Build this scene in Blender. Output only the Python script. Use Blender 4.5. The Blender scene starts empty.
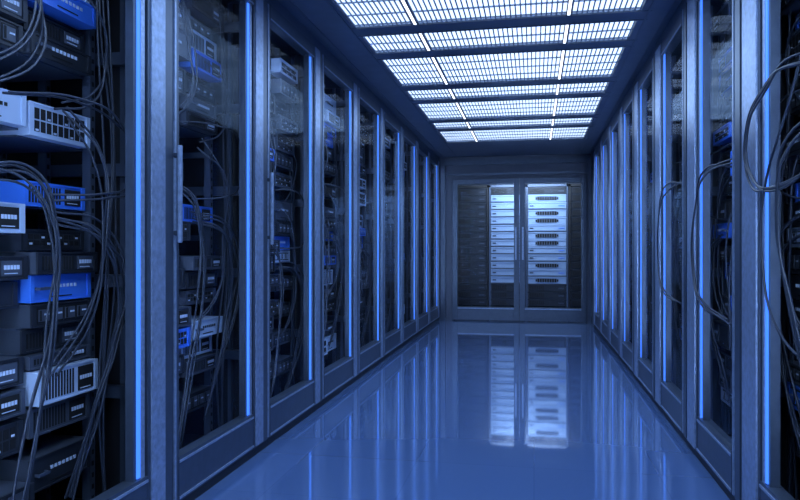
import bpy, bmesh, math, random
from mathutils import Vector
scn=bpy.context.scene
try:
    scn.view_settings.view_transform='Standard'
    scn.view_settings.look='None'
except Exception as e: print(e)

# ---------------------------------------------------------------- constants
CAM_H=1.10; XL=-1.48; XR=0.86; ZC=2.55; P=1.03
YL0=1.61; YR0=2.14          # near boundary of cabinet 0 on each side
YE=10.90
# ---------------------------------------------------------------- materials
def mat(name,col,rough=.5,metal=0.,emit=None,es=0.,noise=0.,nscale=20,spec=.5,bump=0.):
    m=bpy.data.materials.new(name); m.use_nodes=True
    nt=m.node_tree; b=nt.nodes['Principled BSDF']
    b.inputs['Base Color'].default_value=(*col,1); b.inputs['Roughness'].default_value=rough
    b.inputs['Metallic'].default_value=metal; b.inputs['Specular IOR Level'].default_value=spec
    if emit:
        b.inputs['Emission Color'].default_value=(*emit,1); b.inputs['Emission Strength'].default_value=es
    if noise>0:
        tc=nt.nodes.new('ShaderNodeTexCoord'); n=nt.nodes.new('ShaderNodeTexNoise')
        n.inputs['Scale'].default_value=nscale; n.inputs['Detail'].default_value=6
        nt.links.new(tc.outputs['Object'],n.inputs['Vector'])
        r=nt.nodes.new('ShaderNodeValToRGB')
        r.color_ramp.elements[0].position=.3; r.color_ramp.elements[1].position=.7
        r.color_ramp.elements[0].color=(*[c*(1-noise) for c in col],1)
        r.color_ramp.elements[1].color=(*[min(1,c*(1+noise)) for c in col],1)
        nt.links.new(n.outputs['Fac'],r.inputs['Fac']); nt.links.new(r.outputs['Color'],b.inputs['Base Color'])
    return m
M={}
M['frame']=mat('frame_metal',(.082,.110,.165),.34,.5,noise=.08,nscale=25)
M['frame_lt']=mat('post_aluminium',(.30,.39,.58),.30,.4,noise=.2,nscale=45)
M['dark']=mat('dark_panel',(.015,.020,.032),.5,.2)
M['inner']=mat('rack_interior',(.007,.009,.015),.6)
M['post']=mat('rack_upright',(.075,.10,.16),.4,.4)
M['led']=mat('blue_led',(.03,.08,.3),.4,emit=(.045,.20,1.0),es=1.5)
M['fill_bar']=mat('cabinet_fill_light',(.5,.6,.9),.4,emit=(.44,.64,1.0),es=44)  # added glow that brightens the rack interiors, no real fixture
M['srv_d']=mat('server_dark',(.024,.030,.045),.38,.3)
M['srv_m']=mat('server_grey',(.070,.088,.13),.38,.3)
M['srv_b']=mat('server_blue',(.05,.20,.82),.35,.1)
M['srv_w']=mat('server_light',(.46,.58,.80),.35,.1)
M['slot']=mat('vent_black',(.004,.005,.008),.7)
M['lab']=mat('label_white',(.5,.6,.8),.5)
M['cable']=mat('cable_black',(.032,.042,.068),.35)
M['soffit']=mat('ceiling_panel',(.13,.165,.23),.38,.3,noise=.1,nscale=8)
M['beam']=mat('ceiling_beam',(.12,.15,.21),.4,.3)
M['slat']=mat('grille_slat',(.34,.42,.54),.5,.2)
M['light']=mat('light_diffuser',(.8,.85,1),.5,emit=(.62,.78,1.0),es=1.5)
M['seam']=mat('light_tube',(.9,.95,1),.5,emit=(.82,.90,1.0),es=2.8)
M['wall']=mat('wall_paint',(.08,.10,.15),.5,.1,noise=.1,nscale=5)
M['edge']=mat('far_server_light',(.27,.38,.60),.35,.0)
# glass : thin clear sheet, gloss rising only towards grazing view (same from both faces)
g=bpy.data.materials.new('door_glass'); g.use_nodes=True; nt=g.node_tree; nt.nodes.clear()
o=nt.nodes.new('ShaderNodeOutputMaterial'); t=nt.nodes.new('ShaderNodeBsdfTransparent'); t.inputs[0].default_value=(.97,.985,1,1)
gl=nt.nodes.new('ShaderNodeBsdfGlossy'); gl.inputs['Color'].default_value=(.7,.8,.95,1); gl.inputs['Roughness'].default_value=.05
lw=nt.nodes.new('ShaderNodeLayerWeight'); lw.inputs['Blend'].default_value=.5
pw=nt.nodes.new('ShaderNodeMath'); pw.operation='POWER'; pw.inputs[1].default_value=5
ml=nt.nodes.new('ShaderNodeMath'); ml.operation='MULTIPLY_ADD'; ml.inputs[1].default_value=.18; ml.inputs[2].default_value=.005
mx=nt.nodes.new('ShaderNodeMixShader')
nt.links.new(lw.outputs['Facing'],pw.inputs[0]); nt.links.new(pw.outputs[0],ml.inputs[0]); nt.links.new(ml.outputs[0],mx.inputs[0])
nt.links.new(t.outputs[0],mx.inputs[1]); nt.links.new(gl.outputs[0],mx.inputs[2]); nt.links.new(mx.outputs[0],o.inputs[0])
M['glass']=g
# floor
f=bpy.data.materials.new('floor_polished_blue'); f.use_nodes=True; nt=f.node_tree; b=nt.nodes['Principled BSDF']
tc=nt.nodes.new('ShaderNodeTexCoord'); br=nt.nodes.new('ShaderNodeTexBrick')
br.offset=0; br.inputs['Scale'].default_value=1; br.inputs['Brick Width'].default_value=.6; br.inputs['Row Height'].default_value=.6
br.inputs['Mortar Size'].default_value=.002
br.inputs['Color1'].default_value=(.105,.185,.41,1); br.inputs['Color2'].default_value=(.11,.195,.43,1); br.inputs['Mortar'].default_value=(.085,.155,.36,1)
nt.links.new(tc.outputs['Object'],br.inputs['Vector']); nt.links.new(br.outputs['Color'],b.inputs['Base Color'])
n=nt.nodes.new('ShaderNodeTexNoise'); n.inputs['Scale'].default_value=3; nt.links.new(tc.outputs['Object'],n.inputs['Vector'])
mr=nt.nodes.new('ShaderNodeMapRange'); mr.inputs['To Min'].default_value=.02; mr.inputs['To Max'].default_value=.06
nt.links.new(n.outputs['Fac'],mr.inputs['Value']); nt.links.new(mr.outputs['Result'],b.inputs['Roughness'])
b.inputs['Specular IOR Level'].default_value=1.0; b.inputs['Coat Weight'].default_value=.7; b.inputs['Coat Roughness'].default_value=.03
M['floor']=f

# ---------------------------------------------------------------- mesh builder
class MB:
    def __init__(s): s.v=[]; s.f=[]; s.m=[]; s.mats=[]
    def mi(s,k):
        if k not in s.mats: s.mats.append(k)
        return s.mats.index(k)
    def box(s,x0,x1,y0,y1,z0,z1,k):
        i=len(s.v); q=s.mi(k)
        s.v+=[(x0,y0,z0),(x1,y0,z0),(x1,y1,z0),(x0,y1,z0),(x0,y0,z1),(x1,y0,z1),(x1,y1,z1),(x0,y1,z1)]
        for a in ((0,3,2,1),(4,5,6,7),(0,1,5,4),(1,2,6,5),(2,3,7,6),(3,0,4,7)):
            s.f.append(tuple(i+j for j in a)); s.m.append(q)
    def mesh(s,name,fn=None):
        me=bpy.data.meshes.new(name)
        me.from_pydata([fn(*p) if fn else p for p in s.v],[],s.f)
        for k in s.mats: me.materials.append(M[k])
        me.polygons.foreach_set('material_index',s.m)
        bm=bmesh.new(); bm.from_mesh(me); bmesh.ops.recalc_face_normals(bm,faces=bm.faces); bm.to_mesh(me); bm.free()
        return me
def obj(name,data,parent=None,loc=(0,0,0),bevel=0):
    ob=bpy.data.objects.new(name,data); scn.collection.objects.link(ob)
    ob.location=loc
    if parent: ob.parent=parent
    if bevel:
        md=ob.modifiers.new('bevel','BEVEL'); md.width=bevel; md.segments=2; md.limit_method='ANGLE'
    return ob
def empty(name,loc):
    e=bpy.data.objects.new(name,None); scn.collection.objects.link(e); e.location=loc; e.empty_display_size=.2; return e
def simple(name,boxes,bevel=0):
    b=MB()
    for x in boxes: b.box(*x)
    return obj(name,b.mesh(name),bevel=bevel)

# local cabinet coords: (u = depth behind door plane, v = along aisle, z)
LF=lambda u,v,z:(-u,v,z)
RF=lambda u,v,z:(u,v,z)

def unit(b,v0,v1,z0,h,u0,col,kind,rnd):
    """one rack appliance : chassis, raised bezel, ears, vents / bays / ports, label, handle"""
    b.box(u0,u0+.50,v0,v1,z0,z0+h,'srv_m' if col=='srv_d' else col)
    w=v1-v0; e=.006
    b.box(u0-.008,u0,v0-.004,v1+.004,z0,z0+e,col); b.box(u0-.008,u0,v0-.004,v1+.004,z0+h-e,z0+h,col)
    b.box(u0-.008,u0,v0-.004,v0+.016,z0+e,z0+h-e,col); b.box(u0-.008,u0,v1-.016,v1+.004,z0+e,z0+h-e,col)
    b.box(u0-.003,u0,v0+.016,v1-.016,z0+e,z0+h-e,'srv_d' if col=='srv_d' else col)
    a=v0+.022; c=v1-.022; zb=z0+.014; zt=z0+h-.014
    if kind==0:     # vents + label
        n=11; sp=(c-a)*.62/n
        for i in range(n): b.box(u0-.0045,u0-.003,a+i*sp,a+i*sp+sp*.55,zb,zt,'slot')
        l=a+(c-a)*.68
        b.box(u0-.006,u0-.003,l,c,zb,zt,'srv_m' if col=='srv_d' else 'slot')
        for i in range(5):
            q=l+.008+i*(c-l-.016)/5
            b.box(u0-.0075,u0-.006,q,q+(c-l)*.12,(zb+zt)/2-.004,(zb+zt)/2+.010,'lab')
        b.box(u0-.0075,u0-.006,l+.01,c-.02,zb+.006,zb+.009,'lab')
    elif kind==1:   # drive bays
        n=4; sp=(c-a)/n
        for i in range(n):
            q=a+i*sp
            b.box(u0-.0055,u0-.003,q+.003,q+sp-.003,zb,zt,'slot')
            b.box(u0-.0075,u0-.0055,q+.007,q+sp-.007,zb+.005,zt-.005,col if col!='srv_d' else 'srv_m')
            b.box(u0-.010,u0-.0075,q+.010,q+.018,zb+.008,zt-.008,'slot')
            b.box(u0-.009,u0-.0075,q+sp*.5,q+sp-.012,(zb+zt)/2,(zb+zt)/2+.006,'lab')
    elif kind==2:   # port rows
        n=9; sp=(c-a)/n; hh=(zt-zb)/2
        for r in range(2):
            for i in range(n):
                q=a+i*sp
                b.box(u0-.0045,u0-.003,q+.003,q+sp-.004,zb+r*hh+.003,zb+(r+1)*hh-.003,'slot')
                if (i+r)%3==0: b.box(u0-.006,u0-.0045,q+.006,q+sp-.010,zb+r*hh+.005,zb+r*hh+.012,'lab')
    else:           # plain bezel, dashed label strip, handle
        zm=(zb+zt)/2
        for i in range(7):
            q=a+(c-a)*(.30+.075*i); b.box(u0-.005,u0-.003,q,q+(c-a)*.045,zm,zm+.012,'lab' if col!='srv_w' else 'slot')
        b.box(u0-.005,u0-.003,a+(c-a)*.3,a+(c-a)*.7,zb,zb+.004,'slot')
        b.box(u0-.024,u0-.018,a,a+(c-a)*.2,zm-.005,zm+.005,'post')
        b.box(u0-.018,u0,a,a+.006,zm-.005,zm+.005,'post'); b.box(u0-.018,u0,a+(c-a)*.2-.006,a+(c-a)*.2,zm-.005,zm+.005,'post')

def rand_stack(rnd,far=False):
    out=[]; z=.30
    while z<2.28:
        h=rnd.choice([.075,.09,.09,.12]); col=rnd.choices(['srv_d','srv_m','srv_b','srv_w'],[44,26,15,15])[0]
        out.append((z,h,col,rnd.randrange(4))); z+=h+rnd.choice([.004,.006,.006,.01,.04,.09])
    return out
def servers(name,fn,seed,stackA=None,stackB=None,U=.20,VO=0.):
    rnd=random.Random(seed); b=MB()
    for (v0,v1,st) in ((.49+VO,.81+VO,stackA),(.14+VO,.46+VO,stackB)):
        st=st or rand_stack(rnd)
        for (z,h,col,k) in st:
            off=rnd.choice([0,0,.01,.03,-.03]); sh=rnd.uniform(-.012,.004)
            unit(b,v0+sh,v1+sh,z,h,U+off,col,k,rnd)
            b.box(U+.04,.70,v0-.02,v1+.02,z-.006,z,'post')    # shelf tray
    return b.mesh(name,fn)
def yz(lst,s):   # heights measured in the picture -> z,h
    return [(CAM_H+(248-y1)*s,(y1-y0)*s,c,k) for y0,y1,c,k in lst]
A0=yz([(-62,-36,'srv_d',1),(-34,-12,'srv_w',3),(-8,14,'srv_b',3),(20,40,'srv_d',0),(42,62,'srv_d',3),(108,140,'srv_w',2),(182,206,'srv_b',0),
       (228,248,'srv_d',2),(250,271,'srv_d',0),(272,298,'srv_b',3),(300,322,'srv_d',1),(324,346,'srv_d',0),(348,361,'srv_m',0),(363,395,'srv_w',0),
       (398,425,'srv_m',0),(446,478,'srv_d',3)],.00361)
B0=yz([(-30,-8,'srv_w',3),(4,30,'srv_d',0),(34,58,'srv_d',1),(100,130,'srv_w',3),(204,232,'srv_w',0),(254,276,'srv_d',0),(278,302,'srv_d',3),(350,376,'srv_d',0),
       (380,404,'srv_m',0),(410,440,'srv_d',2),(470,500,'srv_d',0)],.0035)
A1=yz([(-6,12,'srv_d',0),(14,28,'srv_m',1),(30,50,'srv_w',0),(52,70,'srv_b',0),(78,94,'srv_d',1),(96,110,'srv_m',3),(112,126,'srv_d',0),(203,220,'srv_b',0),(254,268,'srv_m',0),(270,286,'srv_d',0),(288,302,'srv_m',2),
       (318,335,'srv_w',3),(337,355,'srv_w',0),(357,372,'srv_m',0),(392,410,'srv_d',1)],.005)
NS=.055
def frame_mesh(name,fn,stw):
    b=MB(); E=P-.004
    b.box(-.024,.03,.004,NS,.05,2.48,'frame'); b.box(-.030,-.024,.012,.026,.06,2.47,'frame_lt')
    s0=E-stw
    b.box(-.028,.03,s0,E,.05,2.48,'frame')
    if stw>.3:
        b.box(-.036,-.028,s0+.02,s0+stw*.60,.06,2.47,'frame_lt'); b.box(-.034,-.028,s0+stw*.72,E-.03,.06,2.47,'frame')
    else:
        b.box(-.034,-.028,s0+.02,E-.065,.06,2.47,'frame_lt')
    b.box(-.026,.03,NS,s0,.05,.235,'frame'); b.box(-.031,-.026,NS,s0,.212,.222,'frame_lt'); b.box(-.031,-.026,NS,s0,.06,.07,'frame_lt')
    b.box(-.026,.03,NS,s0,2.39,2.48,'frame'); b.box(-.030,-.026,NS,s0,2.395,2.402,'frame_lt')
    b.box(-.012,.90,0,P,0,.046,'dark'); b.box(-.015,.05,0,P,2.485,ZC,'soffit')
    b.box(.03,.92,0,.010,.05,2.48,'inner'); b.box(.03,.92,P-.010,P,.05,2.48,'inner'); b.box(.91,.92,.01,P-.01,.05,2.48,'inner')
    b.box(.03,.92,.01,P-.01,.05,.06,'dark'); b.box(.03,.92,.01,P-.01,2.47,2.48,'dark')
    for (u,v) in ((.22,.845),(.22,.085),(.44,.875),(.66,.875),(.62,.85)):
        b.box(u,u+.035,v,v+.03,.06,2.47,'post')
        z=.12
        while z<2.42:
            b.box(u-.0015,u,v+.009,v+.021,z,z+.018,'slot'); z+=.045
    # side wall perforated uprights & cross rails, seen past the ends of the servers
    for u in (.10,.17): b.box(u,u+.022,P-.03,P-.01,.06,2.47,'post')
    for z in (.5,.95,1.4,1.85,2.3): b.box(.06,.72,.955,.985,z,z+.05,'post'); b.box(.26,.66,.885,.9,z+.2,z+.23,'post')
    return b.mesh(name,fn)
def led_mesh(name,fn,stw):
    b=MB(); s0=P-.004-stw; b.box(-.019,-.004,s0-.058,s0-.038,.24,2.385,'led')
    return b.mesh(name,fn)
def ledch_mesh(name,fn,stw):
    b=MB(); s0=P-.004-stw; b.box(-.022,.02,s0-.038,s0-.012,.235,2.39,'frame_lt'); b.box(-.014,.02,s0-.076,s0-.058,.235,2.39,'frame'); b.box(-.004,.02,s0-.058,s0-.038,.235,2.39,'dark'); return b.mesh(name,fn)  # pale strip beside the LED: its glow put into the colour
def fill_bar_mesh(name,fn):   # added fill light for the servers, glowing bar hidden behind the hinge stile
    b=MB(); b.box(.034,.048,.014,.030,.30,2.42,'fill_bar'); b.box(.032,.05,.0105,.0135,.28,2.44,'post'); return b.mesh(name,fn)
def handle_mesh(name,fn):
    b=MB(); b.box(-.060,-.044,.004,.024,1.13,1.53,'frame_lt')
    for z in (1.16,1.48): b.box(-.046,-.024,.009,.021,z,z+.02,'frame')
    return b.mesh(name,fn)
def glass_mesh(name,fn,stw):
    b=MB(); b.box(.002,.006,NS,P-.004-stw-.076,.235,2.39,'glass'); return b.mesh(name,fn)

# cable templates in (v,z,u)
T=[ ([(.30,1.62,.14),(.55,1.63,.07),(.80,1.60,.05),(.89,1.48,.05),(.85,1.35,.06),(.70,1.30,.08),(.55,1.29,.17)],2),
    ([(.55,1.20,.17),(.72,1.16,.08),(.82,.95,.06),(.78,.72,.07),(.70,.50,.09),(.62,.22,.14)],6),
    ([(.20,1.33,.16),(.36,1.31,.09),(.44,1.14,.07),(.43,.85,.07),(.36,.52,.08),(.30,.10,.12)],5),
    ([(.34,2.30,.15),(.36,2.0,.09),(.35,1.75,.08),(.20,1.62,.17)],4),
    ([(.62,1.60,.16),(.70,1.45,.09),(.72,1.15,.08),(.66,.85,.09),(.55,.66,.17)],3),
    ([(.78,2.40,.14),(.80,1.9,.12),(.84,1.5,.12),(.83,1.0,.12),(.80,.5,.13),(.82,.08,.14)],4),
    ([(.58,2.05,.17),(.72,1.98,.10),(.80,1.80,.10),(.74,1.66,.12),(.60,1.60,.17)],2)]
def cable_curve(name,fn,strands,rad=.0045,m='cable'):
    cu=bpy.data.curves.new(name,'CURVE'); cu.dimensions='3D'; cu.bevel_depth=rad; cu.bevel_resolution=2; cu.resolution_u=8
    for pts in strands:
        sp=cu.splines.new('BEZIER'); sp.bezier_points.add(len(pts)-1)
        for bp,(v,z,u) in zip(sp.bezier_points,pts):
            bp.co=fn(u,v,z); bp.handle_left_type=bp.handle_right_type='AUTO'
    cu.materials.append(M[m]); return cu
def cables(seed,amt=1.0,jit=.02,vo=0,zo=0):
    rnd=random.Random(seed); out=[]
    for pts,n in T:
        for i in range(max(1,int(n*amt))):
            dz=zo+rnd.uniform(-.03,.03); k=rnd.uniform(.9,1.12)
            out.append([(min(.90,.5+vo+(v-.5)*k+rnd.uniform(-jit,jit)),max(.06,z+dz+rnd.uniform(-jit,jit)),max(.035,u+rnd.uniform(-.015,.015))) for v,z,u in pts])
    return out

STL,STR=.185,.33
LM={'f':frame_mesh('cabinet_frame_l',LF,STL),'led':led_mesh('led_l',LF,STL),'ch':ledch_mesh('ledch_l',LF,STL),'h':handle_mesh('handle_l',LF),'g':glass_mesh('glass_l',LF,STL),'il':fill_bar_mesh('il_l',LF)}
RM={'f':frame_mesh('cabinet_frame_r',RF,STR),'led':led_mesh('led_r',RF,STR),'ch':ledch_mesh('ledch_r',RF,STR),'h':handle_mesh('handle_r',RF),'g':glass_mesh('glass_r',RF,STR),'il':fill_bar_mesh('il_r',RF)}
SL=[servers('srvL%d'%i,LF,11+i,U=.12,VO=.03) for i in range(3)]
SR=[servers('srvR%d'%i,RF,31+i,U=.12,VO=.03) for i in range(2)]
S0=servers('srvL_first',LF,5,A0,B0); S1=servers('srvL_second',LF,6,A1,None,VO=.02,U=.18)
CL=[cable_curve('cabL%d'%i,LF,cables(50+i,.7,.03,vo=.03,zo=-.1*i)) for i in range(3)]
CR=[cable_curve('cabR%d'%i,RF,cables(70+i,.7,.03)) for i in range(2)]
C0=cable_curve('cab0',LF,cables(1,1.0,.02),.0042); C1=cable_curve('cab1',LF,cables(2,.9,.02,zo=.05),.0042)
def cabinet(side,k,x,y,S,C,glass=True):
    MM=LM if side=='L' else RM
    e=empty('server_cabinet',(x,y,0))
    obj('cabinet_frame',MM['f'],e,bevel=0)
    obj('led_strip',MM['led'],e); obj('led_channel',MM['ch'],e)
    obj('cabinet_fill_light',MM['il'],e)
    if side=='L' and k in(1,2): obj('door_handle',MM['h'],e,bevel=.004)
    if glass: obj('door_glass',MM['g'],e)
    obj('rack_servers',S,e); obj('patch_cables',C,e)
    return e
for k in range(-2,9):
    y=YL0+P*k
    S=S0 if k==0 else S1 if k==1 else SL[k%3]; C=C0 if k==0 else C1 if k==1 else CL[k%3]
    cabinet('L',k,XL,y,S,C,glass=(k!=0))
for k in range(-3,9):
    y=YR0+P*k
    if y+P>YE+.02: continue
    e=cabinet('R',k,XR,y,SR[k%2],CR[k%2],glass=(k not in(0,)))
    if k==0:
        ex=[]
        rnd=random.Random(9)
        for i in range(4):
            j=lambda a:a+rnd.uniform(-.02,.02)
            ex.append([(j(.12),j(1.66),.06),(j(.26),j(1.70),-.04),(j(.54),j(1.66),-.06),(j(.76),j(1.52),-.06),(j(.70),j(1.38),-.06),(j(.46),j(1.32),-.05),(j(.20),j(1.38),.02)])
        for i in range(3):
            j=lambda a:a+rnd.uniform(-.02,.02)
            ex.append([(j(.12),j(1.55),.08),(j(.35),j(1.45),-.04),(j(.44),j(1.25),-.05),(j(.32),j(.9),-.04),(j(.22),j(.5),.02),(j(.15),.2,.08)])
        ex.append([(.16,2.3,.08),(.22,1.9,.0),(.30,1.6,-.05),(.54,1.30,-.06),(.6,1.1,-.05),(.4,.8,-.04),(.2,.7,.05)])
        obj('loose_cables',cable_curve('loose0',RF,ex,.0045),e)
    if k in(1,2):
        rnd=random.Random(k); ex=[]
        for i in range(3 if k==1 else 2):
            j=lambda a:a+rnd.uniform(-.025,.025)
            ex.append([(j(.20),j(1.50),.03),(j(.40),j(1.48),-.05),(j(.62),j(1.30),-.055),(j(.66),j(1.05),-.055),(j(.5),j(.85),-.05),(j(.3),j(.78),.03)])
        obj('loose_cables',cable_curve('loose%d'%k,RF,ex,.0045),e)
# blanking panel closing the right-hand row at its far end
simple('filler_panel_1',[(XR-.02,XR+.03,YR0+P*8+.005,YE-.035,0,ZC-.005,'frame')])

# ---------------------------------------------------------------- shell
Y0=-1.6
simple('floor',[(-2.6,2.0,Y0,13.4,-.1,0,'floor')])
simple('wall_left',[(-2.6,-2.42,Y0,13.4,0,ZC+.15,'wall')])
simple('wall_right',[(1.80,1.98,Y0,13.4,0,ZC+.15,'wall')])
simple('wall_front',[(-2.6,2.0,Y0-.1,Y0,0,ZC+.15,'wall')])
rows=[]
y=4.62-1.65*3
while y<9.0:
    rows.append((y,y+.42)); rows.append((y+.59,y+1.47)); y+=1.65
rows=[r for r in rows if r[1]<9.75 and r[0]>Y0]
cols=[(-1.15,-.765),(-.735,.195),(.225,.64)]
cb=MB()
cb.box(-2.5,-1.15,Y0,13.4,ZC,ZC+.10,'soffit'); cb.box(.64,1.9,Y0,13.4,ZC,ZC+.10,'soffit')
prev=Y0
for a,b_ in rows+[(13.4,13.4)]:
    if a>prev: cb.box(-1.15,.64,prev,a,ZC,ZC+.10,'soffit')
    prev=b_
cb.box(-2.5,1.9,Y0,13.4,ZC+.10,ZC+.14,'dark')
for xx in (-1.40,-1.19,.68,.80): cb.box(xx,xx+.012,Y0,YE-.1,ZC-.006,ZC,'beam')
for a,b_ in rows: 
    cb.box(-1.19,.70,a-.015,a,ZC-.004,ZC,'beam'); cb.box(-1.19,.70,b_,b_+.015,ZC-.004,ZC,'beam')
obj('ceiling',cb.mesh('ceiling'))
for a,b_ in rows:
    e=empty('ceiling_light_panel',((cols[1][0]+cols[1][1])/2,(a+b_)/2,ZC))
    lb=MB(); gb=MB(); ox,oy=e.location.x,e.location.y
    for x0,x1 in cols:
        lb.box(x0-ox,x1-ox,a-oy,b_-oy,.024,.034,'light')
        x=x0
        while x<x1-.002:
            gb.box(x-ox,x+.008-ox,a-oy,b_-oy,.008,.016,'slat'); x+=.031
        q=a
        while q<b_+.001:
            gb.box(x0-ox,x1-ox,q-oy-.005,q-oy+.005,.004,.012,'slat'); q+=(b_-a)/round((b_-a)/.21)
    for x0,x1 in ((-.765,-.735),(.195,.225)):
        gb.box(x0-ox,x0+.006-ox,a-oy,b_-oy,0,.04,'beam'); gb.box(x1-.006-ox,x1-ox,a-oy,b_-oy,0,.04,'beam')
        lb.box(x0+.006-ox,x1-.006-ox,a-oy,b_-oy,.0,.012,'seam')
    obj('diffuser',lb.mesh('diffuser'),e); obj('grille',gb.mesh('grille'),e)

# ---------------------------------------------------------------- end wall with glazed double door
fx0,fx1,fz0,fz1=-1.25,.78,.21,2.20; mx0,mx1=-.31,-.13
simple('wall_back',[(-2.5,fx0,YE,YE+.12,0,ZC,'wall'),(fx1,1.9,YE,YE+.12,0,ZC,'wall'),(fx0,fx1,YE,YE+.12,fz1,ZC,'wall'),
    (-1.48,.86,YE-.03,YE,2.42,2.50,'frame'),(-1.48,.86,YE-.02,YE,2.26,2.30,'frame'),(-1.48,-1.36,YE-.03,YE,0,2.42,'frame'),(.80,.86,YE-.03,YE,0,2.42,'frame')])
for nm,a,b_ in (('door_1',fx0,(mx0+mx1)/2-.003),('door_2',(mx0+mx1)/2+.003,fx1)):
    e=empty(nm,((a+b_)/2,YE,0)); w=(b_-a)/2; m=MB()
    m.box(-w,-w+.08,-.03,.04,.02,fz1,'frame'); m.box(w-.08,w,-.03,.04,.02,fz1,'frame')
    m.box(-w+.08,w-.08,-.03,.04,.02,.22,'frame'); m.box(-w+.08,w-.08,-.03,.04,2.12,fz1,'frame')
    m.box(-w+.08,w-.08,-.036,-.03,.19,.205,'frame_lt')
    obj('door_frame',m.mesh('door_frame'),e,bevel=.005)
    h=MB(); sx=w-.05 if nm=='door_1' else -w+.05
    h.box(sx-.012,sx+.012,-.085,-.065,.95,1.45,'frame_lt'); h.box(sx-.008,sx+.008,-.066,-.03,1.0,1.02,'frame'); h.box(sx-.008,sx+.008,-.066,-.03,1.38,1.40,'frame')
    obj('door_handle',h.mesh('dh'),e)
    g_=MB(); g_.box(-w+.08,w-.08,0,.006,.22,2.12,'glass'); obj('door_glass',g_.mesh('dg'),e)
def far_rack(x0,x1,bright,seed):
    e=empty('equipment_rack',((x0+x1)/2,11.95,0)); b=MB(); rnd=random.Random(seed); w=(x1-x0)/2
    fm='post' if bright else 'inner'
    b.box(-w,-w+.03,0,.8,0,2.2,fm); b.box(w-.03,w,0,.8,0,2.2,fm); b.box(-w,w,0,.8,2.16,2.2,fm); b.box(-w,w,0,.8,0,.12,'dark'); b.box(-w+.03,w-.03,.75,.8,.12,2.16,'inner')
    obj('rack_frame',b.mesh('rf'),e)
    b=MB(); z=.16
    while z<2.05:
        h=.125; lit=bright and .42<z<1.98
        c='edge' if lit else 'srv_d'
        b.box(-w+.035,w-.035,.02,.7,z,z+h-.006,c); b.box(-w+.03,w-.03,.012,.02,z+h-.03,z+h-.012,c)
        if lit:
            if bright==2 and rnd.random()<.5:
                n=8
                for i in range(n): b.box(-.16+.04*i,-.16+.04*i+.034,.010,.02,z+.025,z+.085,'slot')
                b.box(-.19,-.165,.010,.02,z+.035,z+.075,'slot'); b.box(.16,.185,.010,.02,z+.035,z+.075,'slot')
            else:
                b.box(-w+.06,-w+.12,.012,.02,z+.05,z+.065,'slot'); b.box(w-.16,w-.06,.012,.02,z+.05,z+.06,'srv_b')
                b.box(-w+.03,w-.03,.008,.02,z,z+.014,'srv_m')
        else:
            for i in range(8): b.box(-w+.06+.03*i,-w+.08+.03*i,.012,.02,z+.02,z+.09,'slot')
            b.box(w-.16,w-.07,.012,.02,z+.04,z+.06,'srv_m')
        z+=h
    obj('rack_servers',b.mesh('rs'),e)
far_rack(-1.36,-.76,0,1); far_rack(-.75,-.14,1,2); far_rack(-.13,.56,2,3); far_rack(.57,1.17,0,4)
simple('wall_end',[(-2.5,1.9,13.3,13.4,0,ZC+.1,'wall')])
e=empty('ceiling_lamp',(-.1,11.35,ZC)); b=MB(); b.box(-.62,.62,-.12,.12,-.03,-.01,'seam'); obj('tube',b.mesh('tube'),e); b=MB(); b.box(-.66,.66,-.16,.16,-.01,0,'frame'); obj('housing',b.mesh('housing'),e)
def area(name,loc,rot,sx,sy,en,col,parent=None):
    l=bpy.data.lights.new(name,'AREA'); l.shape='RECTANGLE'; l.size=sx; l.size_y=sy; l.energy=en; l.color=col
    o=bpy.data.objects.new(name,l); scn.collection.objects.link(o); o.location=loc; o.rotation_euler=rot; return o
area('door_room_lamp',(-.1,11.3,2.45),(math.radians(35),0,0),1.2,.3,50,(.60,.78,1))
area('aisle_lamp',(-.25,.6,2.48),(0,0,0),1.4,2.4,66,(.44,.66,1))
area('aisle_lamp',(-.25,5.5,2.50),(0,0,0),1.4,5,46,(.38,.61,1))

w=bpy.data.worlds.new('world'); scn.world=w; w.use_nodes=True
w.node_tree.nodes['Background'].inputs[0].default_value=(.05,.09,.25,1); w.node_tree.nodes['Background'].inputs[1].default_value=.3
cd=bpy.data.cameras.new('camera'); cam=bpy.data.objects.new('camera',cd); scn.collection.objects.link(cam)
cam.location=(0,0,CAM_H); cam.rotation_euler=(math.radians(90),0,math.atan(134/700)); cd.lens=31.5; cd.sensor_width=36; cd.clip_start=.02
scn.camera=cam
